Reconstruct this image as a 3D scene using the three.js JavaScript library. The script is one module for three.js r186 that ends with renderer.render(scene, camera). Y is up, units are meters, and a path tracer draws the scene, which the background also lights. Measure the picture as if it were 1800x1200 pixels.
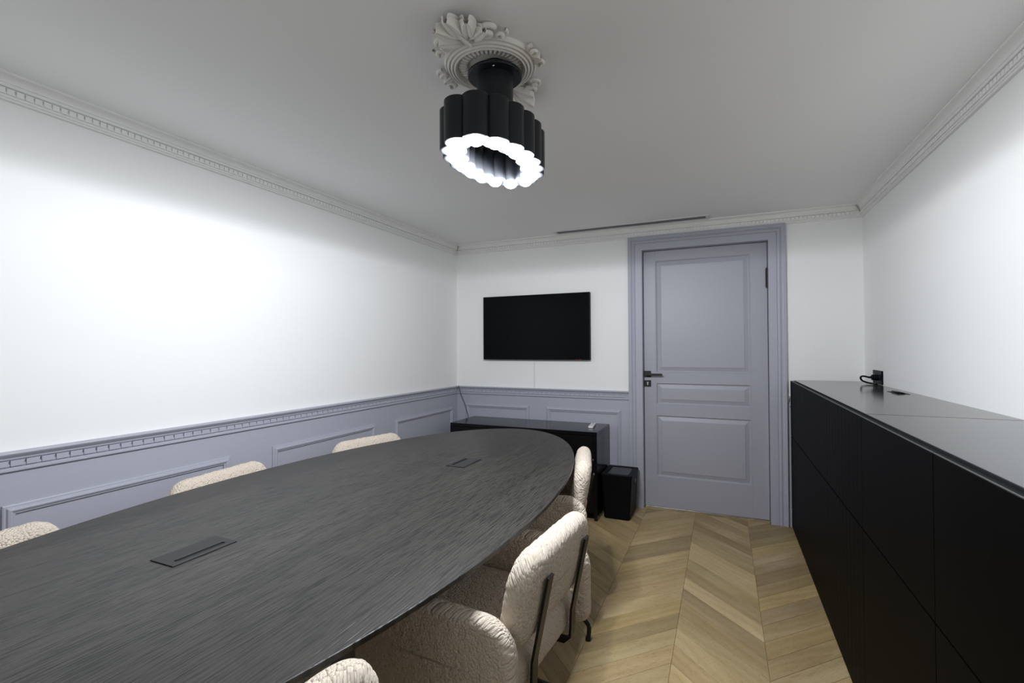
import * as THREE from 'three';
import { mergeGeometries } from 'three/addons/utils/BufferGeometryUtils.js';
import { RoundedBoxGeometry } from 'three/addons/geometries/RoundedBoxGeometry.js';

// ───────── camera, light, exposure ─────────
const scene = new THREE.Scene();
scene.background = new THREE.Color(0x000000);
const camera = new THREE.PerspectiveCamera(2 * Math.atan(600 / 838.62) * 180 / Math.PI, 1.5, 0.02, 60);
camera.position.set(2.3541, 1.3102, 4.0121);
camera.rotation.set(0.01276, 0.41574, -0.00482, 'YXZ');
const renderer = new THREE.WebGLRenderer({ antialias: true });
renderer.toneMapping = THREE.LinearToneMapping;
renderer.toneMappingExposure = 1.0;
renderer.shadowMap.enabled = true;
const LED_CANDELA = 0.53;                     // each of the sixteen bulbs of the ceiling lamp
const LED_COLOR = new THREE.Color().setRGB(0.945, 0.985, 1.04);

// ───────── room measures (metres) ─────────
const W = 3.254, L = 5.09, H = 2.2956;
const LAMP = [1.64, 2.53];

// ───────── helpers ─────────
let seed = 7;
const rnd = () => { seed = (seed * 1664525 + 1013904223) >>> 0; return seed / 4294967296; };
const hash = (x, y, s) => { let h = (x * 374761393 + y * 668265263 + s * 982451653) | 0; h = Math.imul(h ^ (h >>> 13), 1274126177); return ((h ^ (h >>> 16)) >>> 0) / 4294967296; };
const sm = t => t * t * (3 - 2 * t);
function vnoise(x, y, s = 0) {
  const xi = Math.floor(x), yi = Math.floor(y), u = sm(x - xi), v = sm(y - yi);
  const a = hash(xi, yi, s), b = hash(xi + 1, yi, s), c = hash(xi, yi + 1, s), d = hash(xi + 1, yi + 1, s);
  return a + (b - a) * u + (c - a) * v + (a - b - c + d) * u * v;
}
const fbm = (x, y, s = 0, n = 4) => { let t = 0, a = .5; for (let i = 0; i < n; i++) { t += a * vnoise(x, y, s + i * 17); x *= 2.03; y *= 2.03; a *= .5; } return t; };
const clamp = (x, a = 0, b = 1) => Math.min(b, Math.max(a, x));
const lerp = (a, b, t) => a + (b - a) * t;

function tex(w, h, fn, srgb) {
  const d = new Uint8Array(w * h * 4);
  for (let j = 0; j < h; j++) for (let i = 0; i < w; i++) {
    const c = fn(i / w, j / h), k = (j * w + i) * 4;
    if (typeof c === 'number') d[k] = d[k + 1] = d[k + 2] = clamp(c) * 255; else for (let m = 0; m < 3; m++) d[k + m] = clamp(c[m]) * 255;
    d[k + 3] = 255;
  }
  const t = new THREE.DataTexture(d, w, h);
  t.wrapS = t.wrapT = THREE.MirroredRepeatWrapping; t.magFilter = THREE.LinearFilter; t.minFilter = THREE.LinearMipmapLinearFilter; t.generateMipmaps = true;
  if (srgb) t.colorSpace = THREE.SRGBColorSpace;
  t.needsUpdate = true; return t;
}
const names = {};
function numbered(n) { const k = names[n] = (names[n] ?? -1) + 1; return k ? `${n}_${String(k).padStart(3, '0')}` : n; }
function sh(o) { o.castShadow = true; o.receiveShadow = true; return o; }
function part(name, geo, mat, parent, label) {
  const m = sh(new THREE.Mesh(Array.isArray(geo) ? merge(geo) : geo, mat)); m.name = name; if (label) m.userData.label = label;
  parent.add(m); return m;
}
function thing(name, label, category, pos = [0, 0, 0], turn = 0, group) {
  const g = new THREE.Group(); g.name = numbered(name); g.position.set(...pos); g.rotation.y = turn;
  g.userData = { label, category }; if (group) g.userData.group = group; scene.add(g); return g;
}
function struct(name, label, category) { const g = new THREE.Group(); g.name = name; g.userData = { kind: 'structure', label, category }; scene.add(g); return g; }
function plain(g) { g = g.index ? g.toNonIndexed() : g; for (const k of Object.keys(g.attributes)) if (!['position', 'normal', 'uv'].includes(k)) g.deleteAttribute(k); if (!g.attributes.uv) g.setAttribute('uv', new THREE.BufferAttribute(new Float32Array(g.attributes.position.count * 2), 2)); if (!g.attributes.normal) g.computeVertexNormals(); return g; }
function merge(a) { return mergeGeometries(a.map(plain)); }
// box from two corners, with edges softened by r, uv in metres by face direction
function boxUV(g) {
  g = plain(g); const p = g.attributes.position, n = g.attributes.normal, uv = g.attributes.uv;
  for (let i = 0; i < p.count; i++) {
    const ax = Math.abs(n.getX(i)), ay = Math.abs(n.getY(i)), az = Math.abs(n.getZ(i));
    if (ay >= ax && ay >= az) uv.setXY(i, p.getZ(i), p.getX(i)); else if (ax >= az) uv.setXY(i, p.getY(i), p.getZ(i)); else uv.setXY(i, p.getY(i), p.getX(i));
  }
  return g;
}
function box(x0, x1, y0, y1, z0, z1, r = 0) {
  const g = r ? new RoundedBoxGeometry(x1 - x0, y1 - y0, z1 - z0, 2, r) : new THREE.BoxGeometry(x1 - x0, y1 - y0, z1 - z0);
  g.translate((x0 + x1) / 2, (y0 + y1) / 2, (z0 + z1) / 2); return boxUV(g);
}
function cyl(r0, r1, h, x, y, z, seg = 24) { const g = new THREE.CylinderGeometry(r1, r0, h, seg); g.translate(x, y + h / 2, z); return g; }
function tube(pts, r, seg = 40, rs = 10) { return new THREE.TubeGeometry(new THREE.CatmullRomCurve3(pts.map(p => new THREE.Vector3(...p))), seg, r, rs, false); }
function triGeo(pos, uv) {
  const g = new THREE.BufferGeometry(); g.setAttribute('position', new THREE.Float32BufferAttribute(pos, 3));
  g.setAttribute('uv', new THREE.Float32BufferAttribute(uv || new Float32Array(pos.length / 3 * 2), 2)); g.computeVertexNormals(); return g;
}
// moulding run along a wall: profile points (depth from wall, height); the ends are mitred for inner corners
function run(profile, len, map, m0 = 1, m1 = 1) {
  const pos = [], uv = [];
  const P = (q, e) => map(e ? len - m1 * q[0] : m0 * q[0], q[0], q[1]);
  for (let i = 0; i < profile.length - 1; i++) {
    const a = profile[i], b = profile[i + 1];
    const A = P(a, 0), B = P(b, 0), C = P(b, 1), D = P(a, 1);
    pos.push(...A, ...B, ...C, ...A, ...C, ...D); uv.push(0, a[1], 0, b[1], len, b[1], 0, a[1], len, b[1], len, a[1]);
  }
  for (const e of [0, 1]) for (let i = 1; i < profile.length - 1; i++) pos.push(...P(profile[0], e), ...P(profile[i], e), ...P(profile[i + 1], e)), uv.push(0, 0, 0, 0, 0, 0);
  return triGeo(pos, uv);
}
// moulding swept round a path of wall-plane points; profile points (outward from path, thickness), mitred corners
function sweep(path, closed, profile, map) {
  const n = path.length, off = [];
  for (let i = 0; i < n; i++) {
    const p = path[i], a = closed || i > 0 ? path[(i + n - 1) % n] : null, b = closed || i < n - 1 ? path[(i + 1) % n] : null;
    const nrm = (q, r) => { const dx = r[0] - q[0], dy = r[1] - q[1], l = Math.hypot(dx, dy); return [-dy / l, dx / l]; };
    const n0 = a ? nrm(a, p) : nrm(p, b), n1 = b ? nrm(p, b) : n0, k = 1 + n0[0] * n1[0] + n0[1] * n1[1];
    off.push([(n0[0] + n1[0]) / k, (n0[1] + n1[1]) / k]);
  }
  const V = (i, q) => map(path[i][0] + off[i][0] * q[0], path[i][1] + off[i][1] * q[0], q[1]);
  const pos = [];
  for (let s = 0; s < (closed ? n : n - 1); s++) { const t = (s + 1) % n;
    for (let i = 0; i < profile.length - 1; i++) { const A = V(s, profile[i]), B = V(s, profile[i + 1]), C = V(t, profile[i + 1]), D = V(t, profile[i]); pos.push(...A, ...B, ...C, ...A, ...C, ...D); } }
  if (!closed) for (const e of [0, n - 1]) for (let i = 1; i < profile.length - 1; i++) pos.push(...V(e, profile[0]), ...V(e, profile[i]), ...V(e, profile[i + 1]));
  return triGeo(pos);
}
const onLeft = (a, d, y) => [d, y, a], onBack = (a, d, y) => [a, y, d], onRight = (a, d, y) => [W - d, y, a], onFront = (a, d, y) => [a, y, L - d];

// ───────── materials ─────────
const std = (color, roughness, extra = {}) => new THREE.MeshStandardMaterial({ color, roughness, metalness: 0, ...extra });
const matte = (color, roughness, specularIntensity, extra = {}) => new THREE.MeshPhysicalMaterial({ color, roughness, specularIntensity, ...extra });
const lin = (r, g, b) => new THREE.Color().setRGB(r, g, b);
const M = {
  wall: std(lin(.90, .90, .885), .75),
  ceiling: std(lin(.93, .925, .92), .85),
  crown: std(lin(.88, .875, .855), .6),
  grey: std(lin(.42, .43, .50), .5),
  greyDoor: std(lin(.385, .39, .445), .45),
  plasterRose: std(lin(.88, .845, .79), .75),
  blackMetal: matte(lin(.008, .008, .0085), .42, .7),
  lampBlack: std(lin(.016, .018, .022), .38, { metalness: .4 }),
  blackLacquer: matte(lin(.004, .004, .0045), .17, .8),
  blackPlastic: matte(lin(.004, .004, .0045), .45, .2),
  darkGrey: std(lin(.035, .036, .04), .35),
  screen: matte(lin(.003, .0034, .004), .22, .14),
  led: std(0xffffff, .5, { emissive: lin(1, 1, 1), emissiveIntensity: 6 }),
  whitePlastic: std(lin(.78, .79, .78), .4),
  chrome: std(lin(.75, .76, .78), .25, { metalness: 1 }),
  red: std(lin(.45, .01, .015), .4),
  subfloor: std(lin(.06, .05, .04), .9),
  vent: std(lin(.72, .72, .73), .5),
  ventDark: std(lin(.20, .20, .215), .6),
};
// oak: u runs along the grain
const oakGrain = (u, v, s) => {
  const warp = fbm(u * .9, v * 1.4, s, 3) * 1.0, ring = .5 + .5 * Math.sin((v * 9 + warp * 4) * 6.283);
  const pore = vnoise(u * 26, v * 260, s + 5) * .6 + vnoise(u * 60, v * 420, s + 9) * .4;
  return { ring, pore, tone: fbm(u * 1.2, v * 3, s + 31, 3) };
};
const oakMaps = [0, 1, 2].map(k => tex(512, 256, (u, v) => {
  const g = oakGrain(u * 1.2, v * .55, 40 + k * 13), d = (g.tone - .45) * .22 + (g.ring - .5) * .035 - clamp(g.pore - .62) * .5;
  return [.735 + d * .85, .645 + d * .90, .475 + d * .95];
}, true));
const oakBump = tex(512, 256, (u, v) => 1 - clamp(oakGrain(u * 1.2, v * .55, 40).pore - .6) * 2);
const oak = [];
for (const map of oakMaps) for (const t of [.74, .86, .95, 1.04]) oak.push(new THREE.MeshPhysicalMaterial({ map, color: lin(t, t * (1 + (rnd() - .5) * .04), t * (.98 + (rnd() - .5) * .10)), roughness: .5, bumpMap: oakBump, bumpScale: .0003 }));
// black-stained open-pored oak of the table
const tableGrain = (u, v) => {   // u along 3.2 m, v across 1.4 m; veneer leaves 0.23 m wide
  const leaf = Math.floor(v * 6), lv = v * 6 - leaf, s = 200 + leaf * 7, c = .35 + .3 * hash(leaf, 3, 1);
  const wob = (fbm(u * 5, lv * 1.5, s, 4) - .5) * 1.3, cath = Math.abs(lv - c) * 2.4 + wob * .55 + u * .8;
  const ring = Math.pow(.5 + .5 * Math.sin(cath * 62 + 6 * fbm(u * 11, lv * 3, s + 3, 3)), 2);
  const pore = vnoise(u * 58, v * 430, s + 5) * .5 + vnoise(u * 105, v * 700, s + 9) * .5;
  return { ring, pore, tone: fbm(u * 3, v * 9, s + 1, 3) };
};
const TN = 2048, tabPx = new Float32Array(TN * TN * 2);
for (let j = 0; j < TN; j++) for (let i = 0; i < TN; i++) {
  const g = tableGrain(i / TN, j / TN), k = (j * TN + i) * 2;
  tabPx[k] = .290 + (g.tone - .45) * .14 - g.ring * .085 - clamp(g.pore - .47) * .52; tabPx[k + 1] = .85 - g.ring * .12 - clamp(g.pore - .47) * 1.5;
}
const tabMap = tex(TN, TN, (u, v) => { const d = tabPx[(Math.round(v * TN) * TN + Math.round(u * TN)) * 2]; return [d, d * .985, d * .96]; }, true);
const tabBump = tex(TN, TN, (u, v) => tabPx[(Math.round(v * TN) * TN + Math.round(u * TN)) * 2 + 1]);
for (const t of [tabMap, tabBump]) t.repeat.set(1 / 3.3, 1 / 1.5);
M.table = std(lin(.53, .50, .445), .42, { map: tabMap, bumpMap: tabBump, bumpScale: .0008 });
// black vertical-grain veneer of the wall cabinets
const venMap = tex(256, 512, (u, v) => { const b = vnoise(u * 2, v * 90, 7) * .5 + vnoise(u * 6, v * 220, 8) * .5, st = hash(0, Math.floor(v * 9), 4); return .085 + .05 * b + .035 * st; }, true);
venMap.repeat.set(1, .9);
M.veneer = matte(lin(.09, .09, .094), .5, .07, { map: venMap });
M.slab = std(lin(.020, .022, .024), .13);
M.outlet = matte(lin(.018, .018, .020), .45, .5);
M.edge = std(lin(.032, .031, .030), .4);  // lighter grey for the highlight painted along the cabinet door tops
// bouclé
const bouBump = (() => {
  const N = 26, pts = []; for (let j = 0; j < N; j++) for (let i = 0; i < N; i++) pts.push([(i + hash(i, j, 61)) / N, (j + hash(i, j, 62)) / N, .6 + .4 * hash(i, j, 63)]);
  return tex(512, 512, (u, v) => {
    let best = 9; const ci = Math.floor(u * N), cj = Math.floor(v * N); let hgt = 1;
    for (let dj = -1; dj <= 1; dj++) for (let di = -1; di <= 1; di++) {
      const i = (ci + di + N) % N, j = (cj + dj + N) % N, p = pts[j * N + i]; let dx = Math.abs(p[0] - u), dy = Math.abs(p[1] - v); if (dx > .5) dx = 1 - dx; if (dy > .5) dy = 1 - dy;
      const d = Math.hypot(dx, dy) * N; if (d < best) { best = d; hgt = p[2]; }
    }
    return clamp((1 - best * best * .9) * hgt * .85 + .15 * vnoise(u * 160, v * 160, 9));
  });
})();
bouBump.wrapS = bouBump.wrapT = THREE.RepeatWrapping; bouBump.repeat.set(5.6, 5.6);
M.boucle = new THREE.MeshPhysicalMaterial({ color: lin(.79, .68, .565), roughness: 1, sheen: .3, sheenColor: lin(.9, .87, .82), sheenRoughness: .7, bumpMap: bouBump, bumpScale: .008 });

// ───────── shell ─────────
const T = .15;
{
  const f = struct('floor', 'pale oak chevron parquet floor', 'floor');
  part('subfloor', box(-T, W + T, -.12, -.014, -.25, L + T), M.subfloor, f);
  const strip = .3652, seam0 = 2.1465 - 6 * strip, pitch = .1342;
  const rest = [];
  const clip = (poly, ax, lim, sgn) => { const o = []; for (let i = 0; i < poly.length; i++) { const a = poly[i], b = poly[(i + 1) % poly.length], da = (a[ax] - lim) * sgn, db = (b[ax] - lim) * sgn; if (da >= 0) o.push(a); if (da * db < 0) { const t = da / (da - db); o.push([lerp(a[0], b[0], t), lerp(a[1], b[1], t)]); } } return o; };
  const prism = (poly, dir, uo, vo, gap) => {
    const cx = poly.reduce((s, p) => s + p[0], 0) / poly.length, cz = poly.reduce((s, p) => s + p[1], 0) / poly.length;
    const inset = k => poly.map((p, i) => { const n = poly.length, a = poly[(i + n - 1) % n], b = poly[(i + 1) % n];
      const nn = (q, r) => { const dx = r[0] - q[0], dz = r[1] - q[1], l = Math.hypot(dx, dz) || 1; let m = [-dz / l, dx / l]; if ((cx - q[0]) * m[0] + (cz - q[1]) * m[1] < 0) m = [-m[0], -m[1]]; return m; };
      const n0 = nn(a, p), n1 = nn(p, b), kk = Math.max(.3, 1 + n0[0] * n1[0] + n0[1] * n1[1]); return [p[0] + (n0[0] + n1[0]) / kk * k, p[1] + (n0[1] + n1[1]) / kk * k]; });
    const A = inset(gap), B = inset(gap + .0009), pos = [], uv = [];
    const U = p => [(p[0] * .7071 + p[1] * dir * .7071) / .6 + uo, (p[1] * .7071 - p[0] * dir * .7071) / .25 + vo];
    const v3 = (p, y) => { pos.push(p[0], y, p[1]); uv.push(...U(p)); };
    for (let i = 1; i < B.length - 1; i++) { v3(B[0], 0); v3(B[i + 1], 0); v3(B[i], 0); }
    for (let i = 0; i < A.length; i++) { const j = (i + 1) % A.length; v3(A[i], -.0009); v3(B[i], 0); v3(B[j], 0); v3(A[i], -.0009); v3(B[j], 0); v3(A[j], -.0009); v3(A[i], -.014); v3(A[i], -.0009); v3(A[j], -.0009); v3(A[i], -.014); v3(A[j], -.0009); v3(A[j], -.014); }
    return triGeo(pos, uv);
  };
  for (let s = -1; s < 10; s++) {
    const x0 = seam0 + s * strip, x1 = x0 + strip, dir = (s % 2 === 0) ? 1 : -1;   // strip starting at 2.1465 (s = 6) rises in z with x
    const zA = 1.884 - strip;                                                      // joints on the seam at x = 2.1465
    for (let k = -16; k < 32; k++) {
      const base = zA + k * pitch + (dir > 0 ? 0 : strip);
      let poly = [[x0, base], [x1, base + dir * strip], [x1, base + dir * strip + pitch], [x0, base + pitch]];
      poly = clip(poly, 0, 0, 1); poly = poly.length > 2 ? clip(poly, 0, W, -1) : poly; poly = poly.length > 2 ? clip(poly, 1, L, -1) : poly;
      if (poly.length < 3) continue;
      const inDoor = clip(clip(clip(clip(poly, 0, 1.757, 1), 0, 2.667, -1), 1, -.052, 1), 1, 0, -1);
      const main = clip(poly, 1, 0, 1);
      const put = pl => {
        if (pl.length < 3) return; let ar = 0; for (let i = 0; i < pl.length; i++) { const a = pl[i], b = pl[(i + 1) % pl.length]; ar += a[0] * b[1] - b[0] * a[1]; } if (Math.abs(ar) < 3e-4) return;
        const g = prism(pl, dir, rnd() * 7, rnd() * 7, .00045), zc = pl.reduce((q, p) => q + p[1], 0) / pl.length;
        if (zc < 3.1) part('plank', g, oak[Math.floor(rnd() * oak.length)], f); else rest.push(g);
      };
      const whole = main.length > 2 && inDoor.length > 2 && poly.every(p => p[1] > -.052 && p[0] > 1.757 && p[0] < 2.667);
      if (whole) put(poly); else { put(main); put(inDoor); }
    }
  }
  const m = part('far_planks', rest, oak[5], f); m.userData.kind = 'stuff';
}
{
  const c = struct('ceiling', 'smooth white ceiling', 'ceiling');
  part('plaster', box(-T, W + T, H, H + .15, -.25, L + T), M.ceiling, c);
}
const wallL = struct('wall_left', 'white wall over blue-grey panelled wainscot on the left', 'wall');
part('plaster', box(-T, 0, -.12, H, -.25, L + T), M.wall, wallL);
const wallB = struct('wall_back', 'white wall over blue-grey wainscot behind the screen', 'wall');
part('plaster', [box(-T, 1.742, -.12, H, -.25, 0), box(2.682, W + T, -.12, H, -.25, 0), box(1.742, 2.682, 2.112, H, -.25, 0)], M.wall, wallB);
part('back_board', box(1.742, 2.682, -.12, 2.112, -.25, -.13), M.wall, wallB);
const wallR = struct('wall_right', 'plain white wall above the black cabinets', 'wall');
part('plaster', box(W, W + T, -.12, H, -.25, L + T), M.wall, wallR);
const wallF = struct('wall_front', 'plain white wall at the near end of the room', 'wall');
part('plaster', box(-T, W + T, -.12, H, L, L + T), M.wall, wallF);

// wainscot boards and picture-frame mouldings
part('wainscot', box(0, .004, 0, .90, 0, L), M.grey, wallL);
part('wainscot', [box(.004, 1.66, 0, .90, 0, .004), box(2.78, W, 0, .90, 0, .004)], M.grey, wallB);
const frameProf = [[0, 0], [0, .007], [.004, .009], [.009, .009], [.013, .015], [.020, .017], [.026, .014], [.029, .010], [.034, .009], [.036, .006], [.036, 0]];
for (const [a, b] of [[.062, 1.002], [1.165, 2.112], [2.295, 3.225], [3.40, 4.34], [4.51, 5.03]])
  part('panel_moulding', sweep([[b - .036, .226], [a + .036, .226], [a + .036, .754], [b - .036, .754]].reverse(), true, frameProf, (a2, y, t) => [.004 + t, y, a2]), M.grey, wallL);
for (const [a, b] of [[.100, .752], [.917, 1.573]])
  part('panel_moulding', sweep([[a + .036, .226], [b - .036, .226], [b - .036, .748], [a + .036, .748]].reverse(), true, frameProf, (a2, y, t) => [a2, y, .004 + t]), M.grey, wallB);

// skirting boards
const skirt = [[0, 0], [.016, 0], [.016, .095], [.013, .100], [.013, .108], [.010, .114], [.010, .122], [.006, .130], [0, .132]].map(p => [p[0] + (p[0] ? .004 : 0), p[1]]);
for (const [n, pieces] of [['left', [run(skirt, L, onLeft)]], ['back', [run(skirt, 1.6425, onBack, 1, 0), run(skirt, W - 2.793, (a, d, y) => [2.793 + a, y, d], 0, 1)]], ['right', [run(skirt, L, onRight)]], ['front', [run(skirt, W, onFront)]]]) {
  const g = struct('baseboard_' + n, `skirting board at the foot of the ${n} wall`, 'skirting');
  part('board', pieces, n === 'left' || n === 'back' ? M.grey : M.crown, g);
}
// dado rail with key-pattern blocks
const railProf = [[0, .872], [.013, .872], [.0165, .875], [.0165, .8815], [.014, .884], [.014, .8885], [.010, .8895], [.010, .9155], [.0165, .9165], [.0175, .9235], [.021, .9255], [.025, .930], [.030, .935], [.032, .9395], [.031, .943], [.027, .9455], [0, .9455]];
function keyBlock(w, h, d, gap) {      // a block with a short tongue that bridges half of the gap to its neighbour
  return merge([box(gap, w, 0, h, 0, d, Math.min(.0012, d / 3)), box(0, gap * 1.05, h * .0, h * .42, 0, d * .55)]);
}
function blocks(parent, geo, len, pitch, place, mat, most) {
  const rest = [];
  for (let k = 0, a = pitch * .4; a + pitch < len; k++, a += pitch) {
    if (k < most) { const m = part('key_block', geo, mat, parent); place(m, a); }
    else { const o = new THREE.Object3D(); place(o, a); o.updateMatrix(); rest.push(geo.clone().applyMatrix4(o.matrix)); }
  }
  if (rest.length) { const m = part('far_key_blocks', rest, mat, parent); m.userData.kind = 'stuff'; }
}
const rb = keyBlock(.043, .021, .0075, .0075), cb = keyBlock(.0255, .0215, .0065, .0048);
const placeL = (d, y) => (m, a) => { m.position.set(d, y, a + .0215); m.rotation.y = Math.PI / 2; };
const placeB = (d, y) => (m, a) => m.position.set(a, y, d);
const placeR = (d, y) => (m, a) => { m.position.set(W - d, y, a); m.rotation.y = -Math.PI / 2; };
{
  const t = struct('trim_1', 'blue-grey dado rail with key pattern on the left wall', 'dado rail');
  part('rail', run(railProf, L, onLeft), M.grey, t); blocks(t, rb, L - .05, .043, placeL(.010, .8918), M.grey, 84);
  const u = struct('trim_2', 'blue-grey dado rail with key pattern under the screen', 'dado rail');
  part('rail', [run(railProf, 1.6425, onBack, 1, 0), run(railProf, W - 2.793, (a, d, y) => [2.793 + a, y, d], 0, 0)], M.grey, u); blocks(u, rb, 1.63, .043, placeB(.010, .8918), M.grey, 99);
}
// crown cornice
const crownProf = [[0, 2.2065], [.011, 2.2065], [.0135, 2.2085], [.0135, 2.2125], [.0115, 2.214], [.0165, 2.2165], [.0165, 2.2215], [.0135, 2.2235], [.0135, 2.2500], [.0215, 2.2515], [.0235, 2.2545], [.0235, 2.2620], [.0265, 2.2635]];
for (let i = 0; i <= 6; i++) { const a = i / 6 * 1.45; crownProf.push([.0275 + .0225 * (1 - Math.cos(a)) / 1, 2.2645 + .0205 * Math.sin(a)]); }
crownProf.push([.0545, 2.2862], [.0545, H], [0, H]);
{
  const mk = (n, lab, len, map, place, most) => { const t = struct(n, lab, 'cornice'); part('cornice', run(crownProf, len, map), M.crown, t); blocks(t, cb, len - .05, .0255, place, M.crown, most); };
  mk('trim_3', 'white cornice with key pattern along the left wall', L, onLeft, placeL(.0135, 2.2262), 140);
  mk('trim_4', 'white cornice with key pattern over the door', W, onBack, placeB(.0135, 2.2262), 140);
  mk('trim_5', 'white cornice with key pattern along the right wall', L, onRight, placeR(.0135, 2.2262), 140);
  mk('trim_6', 'white cornice at the near end of the room', W, onFront, (m, a) => { m.position.set(a + .0255, 2.2262, L - .0135); m.rotation.y = Math.PI; }, 0);
}
// door casing and lining
{
  const t = struct('trim_7', 'blue-grey moulded casing around the panelled door', 'door frame');
  const prof = [[0, -.13], [0, .0155], [.003, .0185], [.052, .0185], [.055, .0150], [.058, .0150], [.060, .0205], [.068, .0225], [.076, .0205], [.080, .0165], [.084, .0165], [.087, .0235], [.093, .0255], [.101, .0255], [.104, .0285], [.1115, .0285], [.1125, .027], [.1125, 0]];
  part('casing', sweep([[1.755, 0], [1.755, 2.1], [2.669, 2.1], [2.669, 0]], false, prof, (x, y, z) => [x, y, z]), M.grey, t);
  part('door_stop', [box(1.755, 1.767, 0, 2.1, -.128, -.093), box(2.657, 2.669, 0, 2.1, -.128, -.093), box(1.755, 2.669, 2.088, 2.1, -.128, -.093)], M.grey, t);
  part('threshold', box(1.757, 2.667, -.010, .0035, -.128, -.0525, .001), M.chrome, t);  // pale metal strip, added to give the bright line under the door
}
// panelled door
{
  const d = struct('door_1', 'blue-grey three-panel interior door with black lever handle', 'door');
  const z = -.048, x0 = 1.7585, x1 = 2.6655, yB = .008, yT = 2.0965, P = [[1.850, 2.552, 1.098, 2.020], [1.850, 2.552, .838, 1.020], [1.850, 2.552, .250, .756]];
  part('leaf', [box(x0, P[0][0], yB, yT, z - .042, z, .0015), box(P[0][1], x1, yB, yT, z - .042, z, .0015), box(P[0][0], P[0][1], P[0][3], yT, z - .042, z), box(P[0][0], P[0][1], P[1][3], P[0][2], z - .042, z), box(P[0][0], P[0][1], P[2][3], P[1][2], z - .042, z), box(P[0][0], P[0][1], yB, P[2][2], z - .042, z), box(P[0][0], P[0][1], P[2][2], P[0][3], z - .042, z - .014)], M.greyDoor, d);
  const prof = [[0, .014], [-.004, .0145], [-.010, .010], [-.013, .0045], [-.017, .0035], [-.045, .0115], [-.046, .0140], [-.049, .0145]];
  for (const [a, b, c, e] of P) {
    const fld = .049;
    part('panel', [sweep([[a, c], [b, c], [b, e], [a, e]].reverse(), true, prof.map(p => [p[0], p[1] - .014]), (x, y, t) => [x, y, z + t]), box(a + fld - .001, b - fld + .001, c + fld - .001, e - fld + .001, z - .012, z + .0005)], M.greyDoor, d);
  }
  const h = part('lever_handle', [box(1.757, 1.812, 1.061, 1.113, z, z + .009, .0015), cyl(.009, .009, .046, 0, 0, 0).rotateX(Math.PI / 2).translate(1.785, 1.086, z + .004), box(1.776, 1.905, 1.078, 1.094, z + .044, z + .056, .002)], M.blackMetal, d, 'black square lever handle');
  const k = part('key_escutcheon', box(1.757, 1.812, .984, 1.036, z, z + .008, .0015), M.blackMetal, d, 'black square keyhole plate');
  const s = new THREE.Shape(); s.absarc(0, .006, .0055, -.9, Math.PI + .9, false); s.lineTo(-.0035, -.014); s.lineTo(.0035, -.014); s.closePath();
  part('lock_cylinder', new THREE.ExtrudeGeometry(s, { depth: .003, bevelEnabled: false, curveSegments: 12 }).translate(1.786, 1.011, z + .0075), M.chrome, k);
  for (const y of [1.825]) part('hinge', [cyl(.0075, .0075, .135, 2.6665, y - .0675, z + .009, 16), cyl(.0095, .0095, .022, 2.6665, y - .077, z + .009, 16), cyl(.0095, .0095, .022, 2.6665, y + .055, z + .009, 16), box(2.654, 2.6665, y - .07, y + .07, z - .001, z + .002)], M.blackMetal, d, 'black door hinge');
}
// slot diffuser in the ceiling
{
  const v = thing('air_vent', 'long white slot air diffuser in the ceiling above the door', 'air vent', [1.655, H, .13]);
  part('frame', [box(-.615, .615, -.008, .001, .032, .050, .002), box(-.615, .615, -.008, .001, -.064, -.054, .002), box(-.615, -.590, -.008, .001, -.056, .034, .002), box(.590, .615, -.008, .001, -.056, .034, .002)], M.vent, v);
  part('slot', box(-.592, .592, -.0025, .0005, -.055, .033), M.ventDark, v, 'grey air slot');
  part('blade', box(-.592, .592, -.007, -.0015, -.010, -.007), M.ventDark, v);
}

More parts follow.
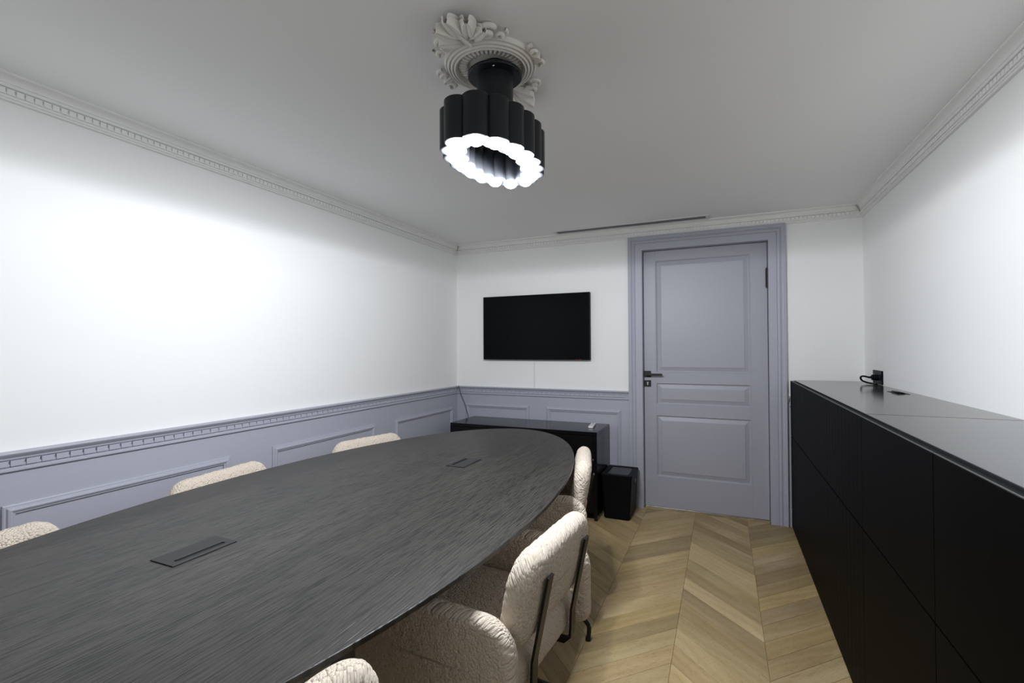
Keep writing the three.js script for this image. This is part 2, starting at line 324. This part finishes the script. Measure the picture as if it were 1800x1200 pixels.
// ───────── ceiling rose ─────────
{
  const r = thing('ceiling_rose', 'ornate cream plaster ceiling rose with acanthus leaves around the lamp', 'ceiling rose', [1.625, H, 2.535]);
  const ringProf = [[.158, 0], [.158, -.010], [.154, -.016], [.149, -.013], [.147, -.019], [.142, -.022], [.138, -.017], [.136, -.023], [.131, -.026], [.127, -.021], [.124, -.026], [.119, -.027], [.115, -.018], [.111, -.012], [.060, -.006], [.0, -.006]];
  part('ring', new THREE.LatheGeometry(ringProf.map(p => new THREE.Vector2(...p)), 72), M.plasterRose, r);
  const rib = new THREE.SphereGeometry(1, 8, 6); rib.scale(.020, .009, .0055);
  const ribs = []; for (let k = 0; k < 40; k++) { const g = rib.clone(); g.translate(.094, -.011, 0); g.rotateY(k / 40 * 6.2832); ribs.push(g); }
  part('fluting', ribs, M.plasterRose, r);
  const lobe = (len, wid, up) => {   // one curling leaf lobe, root at origin, growing along +z, hollowed along its length, its tip hanging down
    const pos = [], N = 12, K = 8, V = (i, j) => { const t = i / N, a = (j / K - .5) * 2, w = wid * Math.pow(Math.sin(Math.PI * Math.min(.97, .12 + t * .80)), .8); const curl = t > .6 ? (t - .6) / .4 : 0;
      return [a * w, -.006 - up * Math.sin(t * 2.3) * (1 - .45 * a * a) - .010 * curl * curl + .004 * Math.cos(a * 7), len * (t - .16 * curl * curl)]; };
    for (let i = 0; i < N; i++) for (let j = 0; j < K; j++) { const A = V(i, j), B = V(i + 1, j), C = V(i + 1, j + 1), D = V(i, j + 1), U = p => [p[0], Math.min(0, p[1] + .012), p[2]]; pos.push(...A, ...B, ...C, ...A, ...C, ...D, ...U(A), ...U(C), ...U(B), ...U(A), ...U(D), ...U(C)); }
    return triGeo(pos);
  };
  const volute = (x, z, R, s, a0) => { const pts = []; for (let i = 0; i <= 26; i++) { const t = i / 26, a = a0 + s * t * 8.2, q = R * (1 - .78 * t); pts.push([x + q * Math.cos(a), -.010 - .016 * t, z + q * Math.sin(a)]); } return new THREE.TubeGeometry(new THREE.CatmullRomCurve3(pts.map(p => new THREE.Vector3(...p))), 40, R * .30, 8, false); };
  for (const s of [1, -1]) {
    const leaf = [];
    for (const [a, len, w, up] of [[0, .178, .029, .036], [.42, .158, .029, .034], [-.42, .158, .029, .034], [.95, .118, .027, .028], [-.95, .118, .027, .028]]) { const g = lobe(len, w, up); g.rotateY(a); g.translate(0, 0, .148); if (s < 0) g.rotateY(Math.PI); leaf.push(g); }
    const stem = tube([[0, -.014, .12], [0, -.026, .17], [0, -.030, .22], [0, -.026, .27]], .006, 20, 8); if (s < 0) stem.rotateY(Math.PI); leaf.push(stem);
    part('acanthus_leaf', leaf, M.plasterRose, r);
    const sc = [volute(.075 * s, .178 * s, .028, s, 0), volute(-.075 * s, .178 * s, .028, -s, Math.PI), volute(.112 * s, .150 * s, .019, -s, .5), volute(-.112 * s, .150 * s, .019, s, 2.6)];
    part('scroll', sc, M.plasterRose, r);
    const side = [volute(.172 * s, .034, .020, 1, 1.2), volute(.172 * s, -.034, .020, -1, -1.2)];
    const g = lobe(.048, .017, .020); g.rotateY(s * Math.PI / 2); g.translate(.145 * s, 0, 0); side.push(g);
    part('side_scroll', side, M.plasterRose, r);
  }
}
// ───────── ceiling lamp ─────────
{
  const y0 = 1.945, y1 = 2.078, n = 16, ax = .113, az = .208, R = .044;
  const l = thing('ceiling_lamp', 'black fluted oval ceiling lamp of joined tubes with glowing white bulbs', 'ceiling lamp', [LAMP[0], 0, LAMP[1]]);
  part('canopy', new THREE.LatheGeometry([[0, 2.244], [.091, 2.244], [.0945, 2.247], [.0945, 2.254], [.092, 2.257], [.045, 2.258], [.045, 2.2905], [0, 2.2905]].map(p => new THREE.Vector2(...p)), 64), M.lampBlack, l, 'black round ceiling canopy');
  part('stem', cyl(.063, .063, 2.246 - y1 + .004, 0, y1 - .004, 0, 40), M.lampBlack, l);
  for (const [dx, dz] of [[.03, .072], [-.03, -.072]]) part('screw', new THREE.SphereGeometry(.0035, 10, 8).translate(dx, 2.2435, dz), M.chrome, l);
  const S = new THREE.Shape(); S.absellipse(0, 0, ax, az, 0, 6.2832, false);
  part('top_plate', new THREE.ExtrudeGeometry(S, { depth: .006, bevelEnabled: false, curveSegments: 48 }).rotateX(-Math.PI / 2).translate(0, y1 - .014, 0), M.lampBlack, l);
  const prof = [[.0285, y0 + .006], [.0285, y0], [R - .002, y0], [R, y0 + .002], [R, y1 - .004], [R - .004, y1], [0, y1]].map(p => new THREE.Vector2(...p));
  const tg = new THREE.LatheGeometry(prof, 36), dg = new THREE.SphereGeometry(.0262, 24, 14).scale(1, .9, 1).translate(0, y0 + .004, 0);
  // equal steps along the oval
  const pts = []; let tot = 0; const N = 2000, cum = [0]; for (let i = 1; i <= N; i++) { const a = (i - 1) / N * 6.283185, b = i / N * 6.283185; tot += Math.hypot(ax * (Math.cos(b) - Math.cos(a)), az * (Math.sin(b) - Math.sin(a))); cum.push(tot); }
  for (let k = 0; k < n; k++) { const d = (k + .5) / n * tot; let i = 0; while (cum[i] < d) i++; const a = i / N * 6.283185; pts.push([ax * Math.cos(a), az * Math.sin(a)]); }
  for (const [x, z] of pts) {
    const t = part('tube', tg, M.lampBlack, l); t.position.set(x, 0, z);
    part('bulb', dg, M.led, t, 'glowing white bulb');
    const a = new THREE.PointLight(LED_COLOR, LED_CANDELA); a.position.set(x, y0 - .0055, z); a.castShadow = true; a.shadow.radius = .45; a.name = 'bulb_light'; l.add(a);
  }
}

// ───────── conference table ─────────
const TC = [1.09, 2.575], TA = .69, TB = 1.60, TH = .75;
{
  const t = thing('conference_table', 'long oval conference table of black-stained oak', 'table', [TC[0], 0, TC[1]]);
  const rings = [[0, TH], [-.0012, TH - .0006], [-.002, TH - .002], [-.002, TH - .012], [.004, TH - .0145], [.075, TH - .036]], n = 220, pos = [], uv = [];
  const V = (i, r) => { const a = i / n * 6.283185; return [(TA - r[0]) * Math.cos(a), r[1], (TB - r[0]) * Math.sin(a)]; };
  const push = p => { pos.push(...p); uv.push(p[2] + 1.65, p[0] + .75); };
  for (let i = 0; i < n; i++) {
    push([0, TH, 0]); push(V(i + 1, rings[0])); push(V(i, rings[0]));
    for (let k = 0; k < rings.length - 1; k++) { const A = V(i, rings[k]), B = V(i + 1, rings[k]), C = V(i + 1, rings[k + 1]), D = V(i, rings[k + 1]); push(A); push(B); push(C); push(A); push(C); push(D); }
    push([0, TH - .036, 0]); push(V(i, rings[5])); push(V(i + 1, rings[5]));
  }
  part('tabletop', triGeo(pos, uv), M.table, t);
  for (const s of [-1, 1]) {
    const S = new THREE.Shape(); S.absellipse(0, 0, .14, .24, 0, 6.2832, false);
    part('pedestal', new THREE.ExtrudeGeometry(S, { depth: TH - .036, bevelEnabled: false, curveSegments: 40 }).rotateX(-Math.PI / 2).translate(0, 0, s * .34), M.veneer, t);
  }
  // cable outlets let into the top: plate with a finger slot
  const outlet = (x, z, turn) => {
    const S = new THREE.Shape([[-.047, -.088], [.047, -.088], [.047, .088], [-.047, .088]].map(p => new THREE.Vector2(...p)));
    const hole = new THREE.Path(); hole.moveTo(.014, -.060); hole.absarc(.023, -.060, .009, Math.PI, 0, false); hole.absarc(.023, .060, .009, 0, Math.PI, false); hole.closePath(); S.holes.push(hole);
    const g = new THREE.ExtrudeGeometry(S, { depth: .0018, bevelEnabled: true, bevelSize: .0005, bevelThickness: .0005, bevelSegments: 1, curveSegments: 10 }).rotateX(-Math.PI / 2);
    const o = part('cable_outlet', g, M.outlet, t, 'dark metal cable outlet with finger slot'); o.position.set(x - TC[0], TH + .0004, z - TC[1]); o.rotation.y = turn;
    part('slot_well', box(.012, .034, -.0001, .0006, -.071, .071), M.blackPlastic, o);
  };
  outlet(1.008, 3.149, 0); outlet(1.193, 1.970, Math.PI);
}

// ───────── chairs ─────────
// upholstered slab: outline of half sizes hw × hh with corner radii, thickness t; edge rounded by r; plane xy, thickness along z
function slab(hw, hh, t, radii, r, puff = 0, amp = .0022, step = .0065) {
  const [rTR, rTL, rBL, rBR] = radii, out = [];
  const arc = (cx, cy, R, a0) => { const m = Math.max(3, Math.round(R * 1.5708 / step)); for (let i = 0; i <= m; i++) { const a = a0 + i / m * Math.PI / 2; out.push([cx + R * Math.cos(a), cy + R * Math.sin(a)]); } };
  const line = () => { };
  arc(hw - rTR, hh - rTR, rTR, 0); arc(-hw + rTL, hh - rTL, rTL, Math.PI / 2); arc(-hw + rBL, -hh + rBL, rBL, Math.PI); arc(hw - rBR, -hh + rBR, rBR, Math.PI * 1.5);
  const pts = []; for (let i = 0; i < out.length; i++) { const a = out[i], b = out[(i + 1) % out.length], d = Math.hypot(b[0] - a[0], b[1] - a[1]), m = Math.max(1, Math.round(d / step)); for (let k = 0; k < m; k++) pts.push([lerp(a[0], b[0], k / m), lerp(a[1], b[1], k / m)]); }
  const n = pts.length, rings = [], e = 7; // from the middle of the rim inward
  for (let i = 0; i <= e; i++) { const a = i / e * Math.PI / 2; rings.push([r * (1 - Math.cos(a)), t / 2 - r + r * Math.sin(a)]); }
  const m = Math.round(Math.min(hw, hh) / .0075); for (let i = 1; i <= m; i++) rings.push([lerp(r, Math.min(hw, hh) * .985, i / m), t / 2 + puff * Math.sin(Math.min(1, i / m * 1.4) * Math.PI / 2)]);
  if (t / 2 > r + .001) rings.unshift([0, 0]);
  const nz = (x, y, z) => (vnoise(x * 85 + z * 61, y * 85 - z * 53, 71) - .5) * 1.6 * amp + (vnoise(x * 30 + z * 19, y * 30, 72) - .5) * .5 * amp;
  const V = (i, k, s) => { const p = pts[i % n], d = rings[k][0]; const fx = (hw - d) / hw, fy = (hh - d) / hh; let x = p[0] * fx, y = p[1] * fy, z = s * rings[k][1];
    const w = nz(x, y, z), l = Math.hypot(p[0] / hw, p[1] / hh) || 1, side = k < e ? Math.cos(k / e * 1.57) : 0; x += p[0] / hw / l * w * side; y += p[1] / hh / l * w * side; z += s * w * (1 - side) * (rings[k][1] > 0 ? 1 : 0); return [x, y, z]; };
  const P = [], UV = [], idx = [], base = {};
  for (const s of [1, -1]) { base[s] = P.length / 3; for (let k = 0; k < rings.length; k++) for (let i = 0; i < n; i++) { const v = V(i, k, s); P.push(...v); UV.push(v[0] + v[2] * .7, v[1] + v[2] * .7); }
    const c = P.length / 3; P.push(0, 0, s * rings.at(-1)[1]); UV.push(0, 0);
    for (let k = 0; k < rings.length - 1; k++) for (let i = 0; i < n; i++) { const a = base[s] + k * n + i, b = base[s] + k * n + (i + 1) % n, d = a + n, f = b + n; if (s > 0) idx.push(a, b, f, a, f, d); else idx.push(a, f, b, a, d, f); }
    for (let i = 0; i < n; i++) { const a = c - n + i, b = c - n + (i + 1) % n; if (s > 0) idx.push(a, b, c); else idx.push(b, a, c); } }
  if (t / 2 <= r + .001) for (let i = 0; i < n; i++) { const j = (i + 1) % n, a = base[1] + i, b = base[1] + j, c = base[-1] + i, d = base[-1] + j; idx.push(a, c, b, b, c, d); }
  const g = new THREE.BufferGeometry(); g.setAttribute('position', new THREE.Float32BufferAttribute(P, 3)); g.setAttribute('uv', new THREE.Float32BufferAttribute(UV, 2)); g.setIndex(idx); g.computeVertexNormals(); return g;
}
// chair in its own frame: faces -x, back at +x, width along z
function makeChair(label) {
  const c = thing('armchair', label, 'chair', [0, 0, 0], 0, 'boucle armchairs around the oval table');
  const seat = slab(.2375, .243, .125, [.05, .03, .03, .05], .045, .012); seat.rotateX(-Math.PI / 2); seat.translate(-.0225, .440, 0);
  part('seat', seat, M.boucle, c);
  const back = slab(.243, .126, .076, [.085, .085, .05, .05], .036, .004); back.rotateY(Math.PI / 2); back.rotateZ(-.20); back.translate(.217, .648, 0);
  part('backrest', back, M.boucle, c);
  for (const s of [1, -1]) {
    const arm = slab(.262, .140, .056, [.095, .05, .04, .045], .026, .002); arm.translate(-.013, .498, s * .277);
    part('armrest', arm, M.boucle, c);
    // flat steel bar up the rear of the backrest, down behind the seat and under it
    const bar = new THREE.Shape(), o = .006, path = [[.276, .706], [.228, .470], [.226, .415], [.224, .385], [.206, .366], [.02, .366]];
    const ns = path.map((p, i) => { const a = path[Math.max(0, i - 1)], b = path[Math.min(path.length - 1, i + 1)], l = Math.hypot(b[0] - a[0], b[1] - a[1]); return [-(b[1] - a[1]) / l, (b[0] - a[0]) / l]; });
    path.forEach((p, i) => bar[i ? 'lineTo' : 'moveTo'](p[0] + ns[i][0] * o, p[1] + ns[i][1] * o)); [...path].reverse().forEach((p, j) => { const i = path.length - 1 - j; bar.lineTo(p[0] - ns[i][0] * 0, p[1] - ns[i][1] * 0); }); bar.closePath();
    const bg = new THREE.ExtrudeGeometry(bar, { depth: .034, bevelEnabled: true, bevelSize: .0008, bevelThickness: .0008, bevelSegments: 1 }); bg.translate(.003, 0, s * .145 - .017);
    const b = part('back_bar', bg, M.blackMetal, c, 'black flat steel back support');
    for (const [x, y] of [[.272, .686], [.237, .515]]) part('bolt', new THREE.CylinderGeometry(.0055, .0055, .006, 12).rotateZ(Math.PI / 2 - .2).translate(x + .0065, y, s * .145), M.blackPlastic, b);
    const foot = (x, z) => [cyl(.013, .0115, .016, x, 0, s * z, 16)];
    part('leg', [tube([[.050, .385, s * .150], [.050, .24, s * .160], [.062, .165, s * .195], [.125, .122, s * .240], [.212, .100, s * .272], [.252, .066, s * .282], [.252, .012, s * .283]], .0098, 36, 12), ...foot(.250, .283)], M.blackMetal, c);
    part('leg', [tube([[-.200, .385, s * .240], [-.205, .26, s * .255], [-.220, .13, s * .270], [-.235, .012, s * .280]], .0098, 24, 12), ...foot(-.235, .280)], M.blackMetal, c);
  }
  return c;
}
{
  const spots = [
    [1.660, 2.646, [.998, .07], 'cream boucle armchair with its whole back in view, right side of the table'],
    [1.476, 1.700, [.966, -.259], 'cream boucle armchair on the right nearest the black waste bin'],
    [1.499, 3.512, [.99, .14], 'cream boucle armchair at the bottom edge, only its top showing, right of the table'],
    [.539, 2.563, [-.99, .10], 'cream boucle armchair on the far side of the table, middle one by the panelled wall'],
    [.607, 1.765, [-.97, -.24], 'cream boucle armchair on the far side of the table nearest the room corner'],
    [.632, 3.382, [-.99, .14], 'cream boucle armchair on the far side of the table, at the left picture edge'],
  ];
  const first = makeChair(spots[0][3]);
  spots.forEach(([x, z, n, label], i) => {
    const c = i ? first.clone() : first; if (i) { c.name = numbered('armchair'); scene.add(c); }
    c.userData = { ...first.userData, label }; c.position.set(x, 0, z); c.rotation.y = Math.atan2(-n[1], n[0]);
  });
}

// ───────── low sideboard, bin, remote ─────────
{
  const s = thing('sideboard', 'low black lacquered sideboard under the wall screen', 'sideboard', [.84, 0, .242]);
  part('top', box(-.640, .640, .640, .667, -.216, .216, .002), M.blackLacquer, s);
  part('body', [box(-.640, -.615, .0, .640, -.216, .216), box(.615, .640, .0, .640, -.216, .216), box(-.615, .615, .0, .640, -.216, -.19), box(-.615, .615, .05, .075, -.19, .195)], M.blackLacquer, s);
  for (let k = 0; k < 3; k++) part('door', box(-.614 + k * .4095, -.614 + k * .4095 + .4085, .06, .637, .196, .215, .0015), M.blackLacquer, s);
  part('plinth', box(-.615, .615, 0, .058, .15, .168), M.blackPlastic, s);
  const r = thing('remote_control', 'small silver-white remote control lying on the low black sideboard', 'remote', [1.378, .667, .195], .12);
  part('case', box(-.020, .020, 0, .016, -.095, .095, .005), M.whitePlastic, r);
  part('button', cyl(.007, .007, .0012, 0, .0155, -.06, 16), M.darkGrey, r);
  part('button', box(-.010, .010, .0155, .0168, -.035, .02, .0005), M.vent, r);
}
{
  const b = thing('waste_bin', 'black square waste bin standing beside the door frame', 'bin', [1.604, 0, .215]);
  const S = (hx, hz, r) => { const s = new THREE.Shape(); s.moveTo(-hx + r, -hz); s.lineTo(hx - r, -hz); s.absarc(hx - r, -hz + r, r, -Math.PI / 2, 0); s.lineTo(hx, hz - r); s.absarc(hx - r, hz - r, r, 0, Math.PI / 2); s.lineTo(-hx + r, hz); s.absarc(-hx + r, hz - r, r, Math.PI / 2, Math.PI); s.lineTo(-hx, -hz + r); s.absarc(-hx + r, -hz + r, r, Math.PI, 1.5 * Math.PI); return s; };
  const n = S(.1, .15, .012).getPoints(6).length;
  const loft = (rows) => { const pos = []; const R = rows.map(([hx, hz, y]) => S(hx, hz, .014).getPoints(6).map(p => [p.x, y, p.y])); for (let k = 0; k < R.length - 1; k++) for (let i = 0; i < n; i++) { const j = (i + 1) % n; pos.push(...R[k][i], ...R[k + 1][i], ...R[k + 1][j], ...R[k][i], ...R[k + 1][j], ...R[k][j]); } for (let i = 1; i < n - 1; i++) { pos.push(...R[0][0], ...R[0][i], ...R[0][i + 1]); const q = R.at(-1); pos.push(...q[0], ...q[i + 1], ...q[i]); } return triGeo(pos); };
  part('body', loft([[.092, .142, 0], [.098, .147, .01], [.116, .153, .318], [.119, .155, .322]]), M.blackPlastic, b);
  part('rim', loft([[.119, .155, .320], [.1195, .1555, .334], [.116, .152, .338], [.086, .118, .338], [.084, .116, .328]]), M.blackPlastic, b);
  part('swing_lid', loft([[.083, .115, .326], [.083, .115, .331], [.076, .108, .335]]), M.darkGrey, b, 'dark grey swing lid');
  part('side_grip', box(.1135, .1165, .255, .285, -.032, .032, .0014), M.screen, b);
}
// ───────── wall screen and cables ─────────
{
  const t = thing('television', 'flat black television switched off on the back wall', 'television', [.8187, 1.4903, 0]);
  part('housing', box(-.506, .506, -.290, .290, .012, .050, .003), M.blackPlastic, t);
  part('screen', box(-.500, .500, -.282, .285, .0495, .0515), M.screen, t, 'dark glossy screen');
  part('wall_mount', box(-.2, .2, -.15, .15, 0, .013), M.blackMetal, t);
  part('badge', [box(.385, .400, -.2885, -.2850, .050, .0506), box(.408, .430, -.2885, -.2850, .050, .0506)], M.red, t, 'tiny red marks on the lower bezel');
  const c = thing('cable_cover', 'thin white cable cover on the wall below the television', 'cable cover', [.802, .9455, 0]);
  part('cover', box(-.006, .006, 0, .256, 0, .007, .0015), M.whitePlastic, c);
  const w = thing('signal_cable', 'thin dark cable hanging in the room corner above the sideboard', 'cable');
  part('cord', tube([[.040, .950, .036], [.060, .89, .044], [.095, .80, .035], [.125, .73, .040], [.150, .665, .05], [.170, .45, .03]], .0028, 40, 8), M.darkGrey, w);
}
// ───────── tall black cabinets along the right wall ─────────
const cabUnits = [[.034, .737, 1], [.737, 1.967, 2], [1.967, 3.222, 2], [3.222, 4.462, 2], [4.462, 5.07, 1]];
const cabLabels = ['first black cabinet from the door with fluted dark fronts', 'second black cabinet from the door, before the worktop joint', 'third black cabinet from the door, just past the worktop joint', 'fourth black cabinet from the door at the right picture edge', 'last black cabinet at the near end of the row'];
cabUnits.forEach(([z0, z1, n], i) => {
  const c = thing('storage_cabinet', cabLabels[i], 'cabinet', [3.03, 0, (z0 + z1) / 2], 0, 'black cabinets along the right wall');
  const l = (z1 - z0) / 2;
  part('carcass', [box(-.210, .221, .0, 1.034, -l + .001, -l + .019), box(-.210, .221, .0, 1.034, l - .019, l - .001), box(.205, .221, .0, 1.034, -l, l), box(-.195, .221, .005, .023, -l, l), box(-.195, .205, .655, .673, -l, l)], M.veneer, c);
  const dw = (2 * l) / n;
  for (let k = 0; k < n; k++) for (const [y0, y1] of [[.012, .6625], [.6675, 1.0605]]) {
    const a = -l + k * dw + .0016, b = -l + (k + 1) * dw - .0016, S = new THREE.Shape(); // plan outline with shallow vertical grooves
    S.moveTo(.019, a); S.lineTo(.0, a); const m = i < 2 ? Math.round((b - a) / .0615) : 1;
    for (let q = 0; q < m; q++) { const g0 = a + (b - a) * q / m, g1 = a + (b - a) * (q + 1) / m; if (q) { S.lineTo(.0009, g0); S.lineTo(0, g0 + .0012); } S.lineTo(0, g1 - (q < m - 1 ? .0012 : 0)); }
    S.lineTo(.019, b); S.closePath();
    const g = boxUV(new THREE.ExtrudeGeometry(S, { depth: y1 - y0, bevelEnabled: false }).rotateX(Math.PI / 2)); g.scale(1, 1, 1); g.translate(-.230, y1, 0);
    const d = part('door', g, M.veneer, c);
    if (y1 > 1) part('painted_edge_highlight', box(-.2305, -.2255, y1 - .0015, y1 + .0005, a, b, .0004), M.edge, d);  // thin lighter strip, a painted highlight on the front top edge
  }
});
{
  const labs = ['glossy black worktop slab at the door end of the cabinets', 'glossy black worktop slab past the joint, nearer the camera', 'glossy black worktop slab at the near end of the cabinets'];
  [[.034, 1.926], [1.932, 3.85], [3.856, 5.07]].forEach(([a, b], i) => {
    const s = thing('worktop', labs[i], 'worktop', [3.03, 1.035, (a + b) / 2], 0, 'worktop slabs on the black cabinets');
    part('slab', box(-.207, .2235, 0, .031, -(b - a) / 2, (b - a) / 2, .0015), M.slab, s);
    if (!i) { const o = part('cable_outlet', box(.125, .180, .0305, .0325, -.115, .045, .0008), M.blackPlastic, s, 'black cable outlet'); part('flap', box(-.03, 0, 0, .004, -.05, .05, .001).rotateZ(-.10).translate(.165, .0325, -.03), M.blackPlastic, o); }
  });
}
// ───────── wall socket with plugged-in cable ─────────
{
  const p = thing('wall_socket', 'black double wall socket above the far end of the worktop', 'socket', [W, 1.113, .322]);
  part('plate', box(-.010, 0, -.042, .042, -.092, .092, .002), M.blackPlastic, p);
  for (const z of [-.043, .043]) part('outlet', cyl(.021, .021, .004, 0, 0, 0, 28).rotateZ(Math.PI / 2).translate(-.009, 0, z), M.darkGrey, p);
  const c = thing('power_cable', 'looped black power cable plugged into the wall socket', 'cable', [0, 0, 0]);
  part('plug', [cyl(.020, .017, .034, 0, 0, 0, 24).rotateZ(Math.PI / 2).translate(W - .014, 1.113, .365), cyl(.008, .0055, .022, 0, 0, 0, 16).rotateZ(Math.PI / 2).translate(W - .046, 1.113, .365)], M.blackPlastic, c);
  part('cord', tube([[W - .062, 1.113, .365], [W - .076, 1.117, .355], [W - .088, 1.117, .325], [W - .090, 1.105, .295], [W - .080, 1.088, .282], [W - .062, 1.078, .30], [W - .045, 1.0740, .34], [W - .035, 1.0730, .42]], .0056, 60, 8), M.blackPlastic, c);
}
renderer.render(scene, camera);
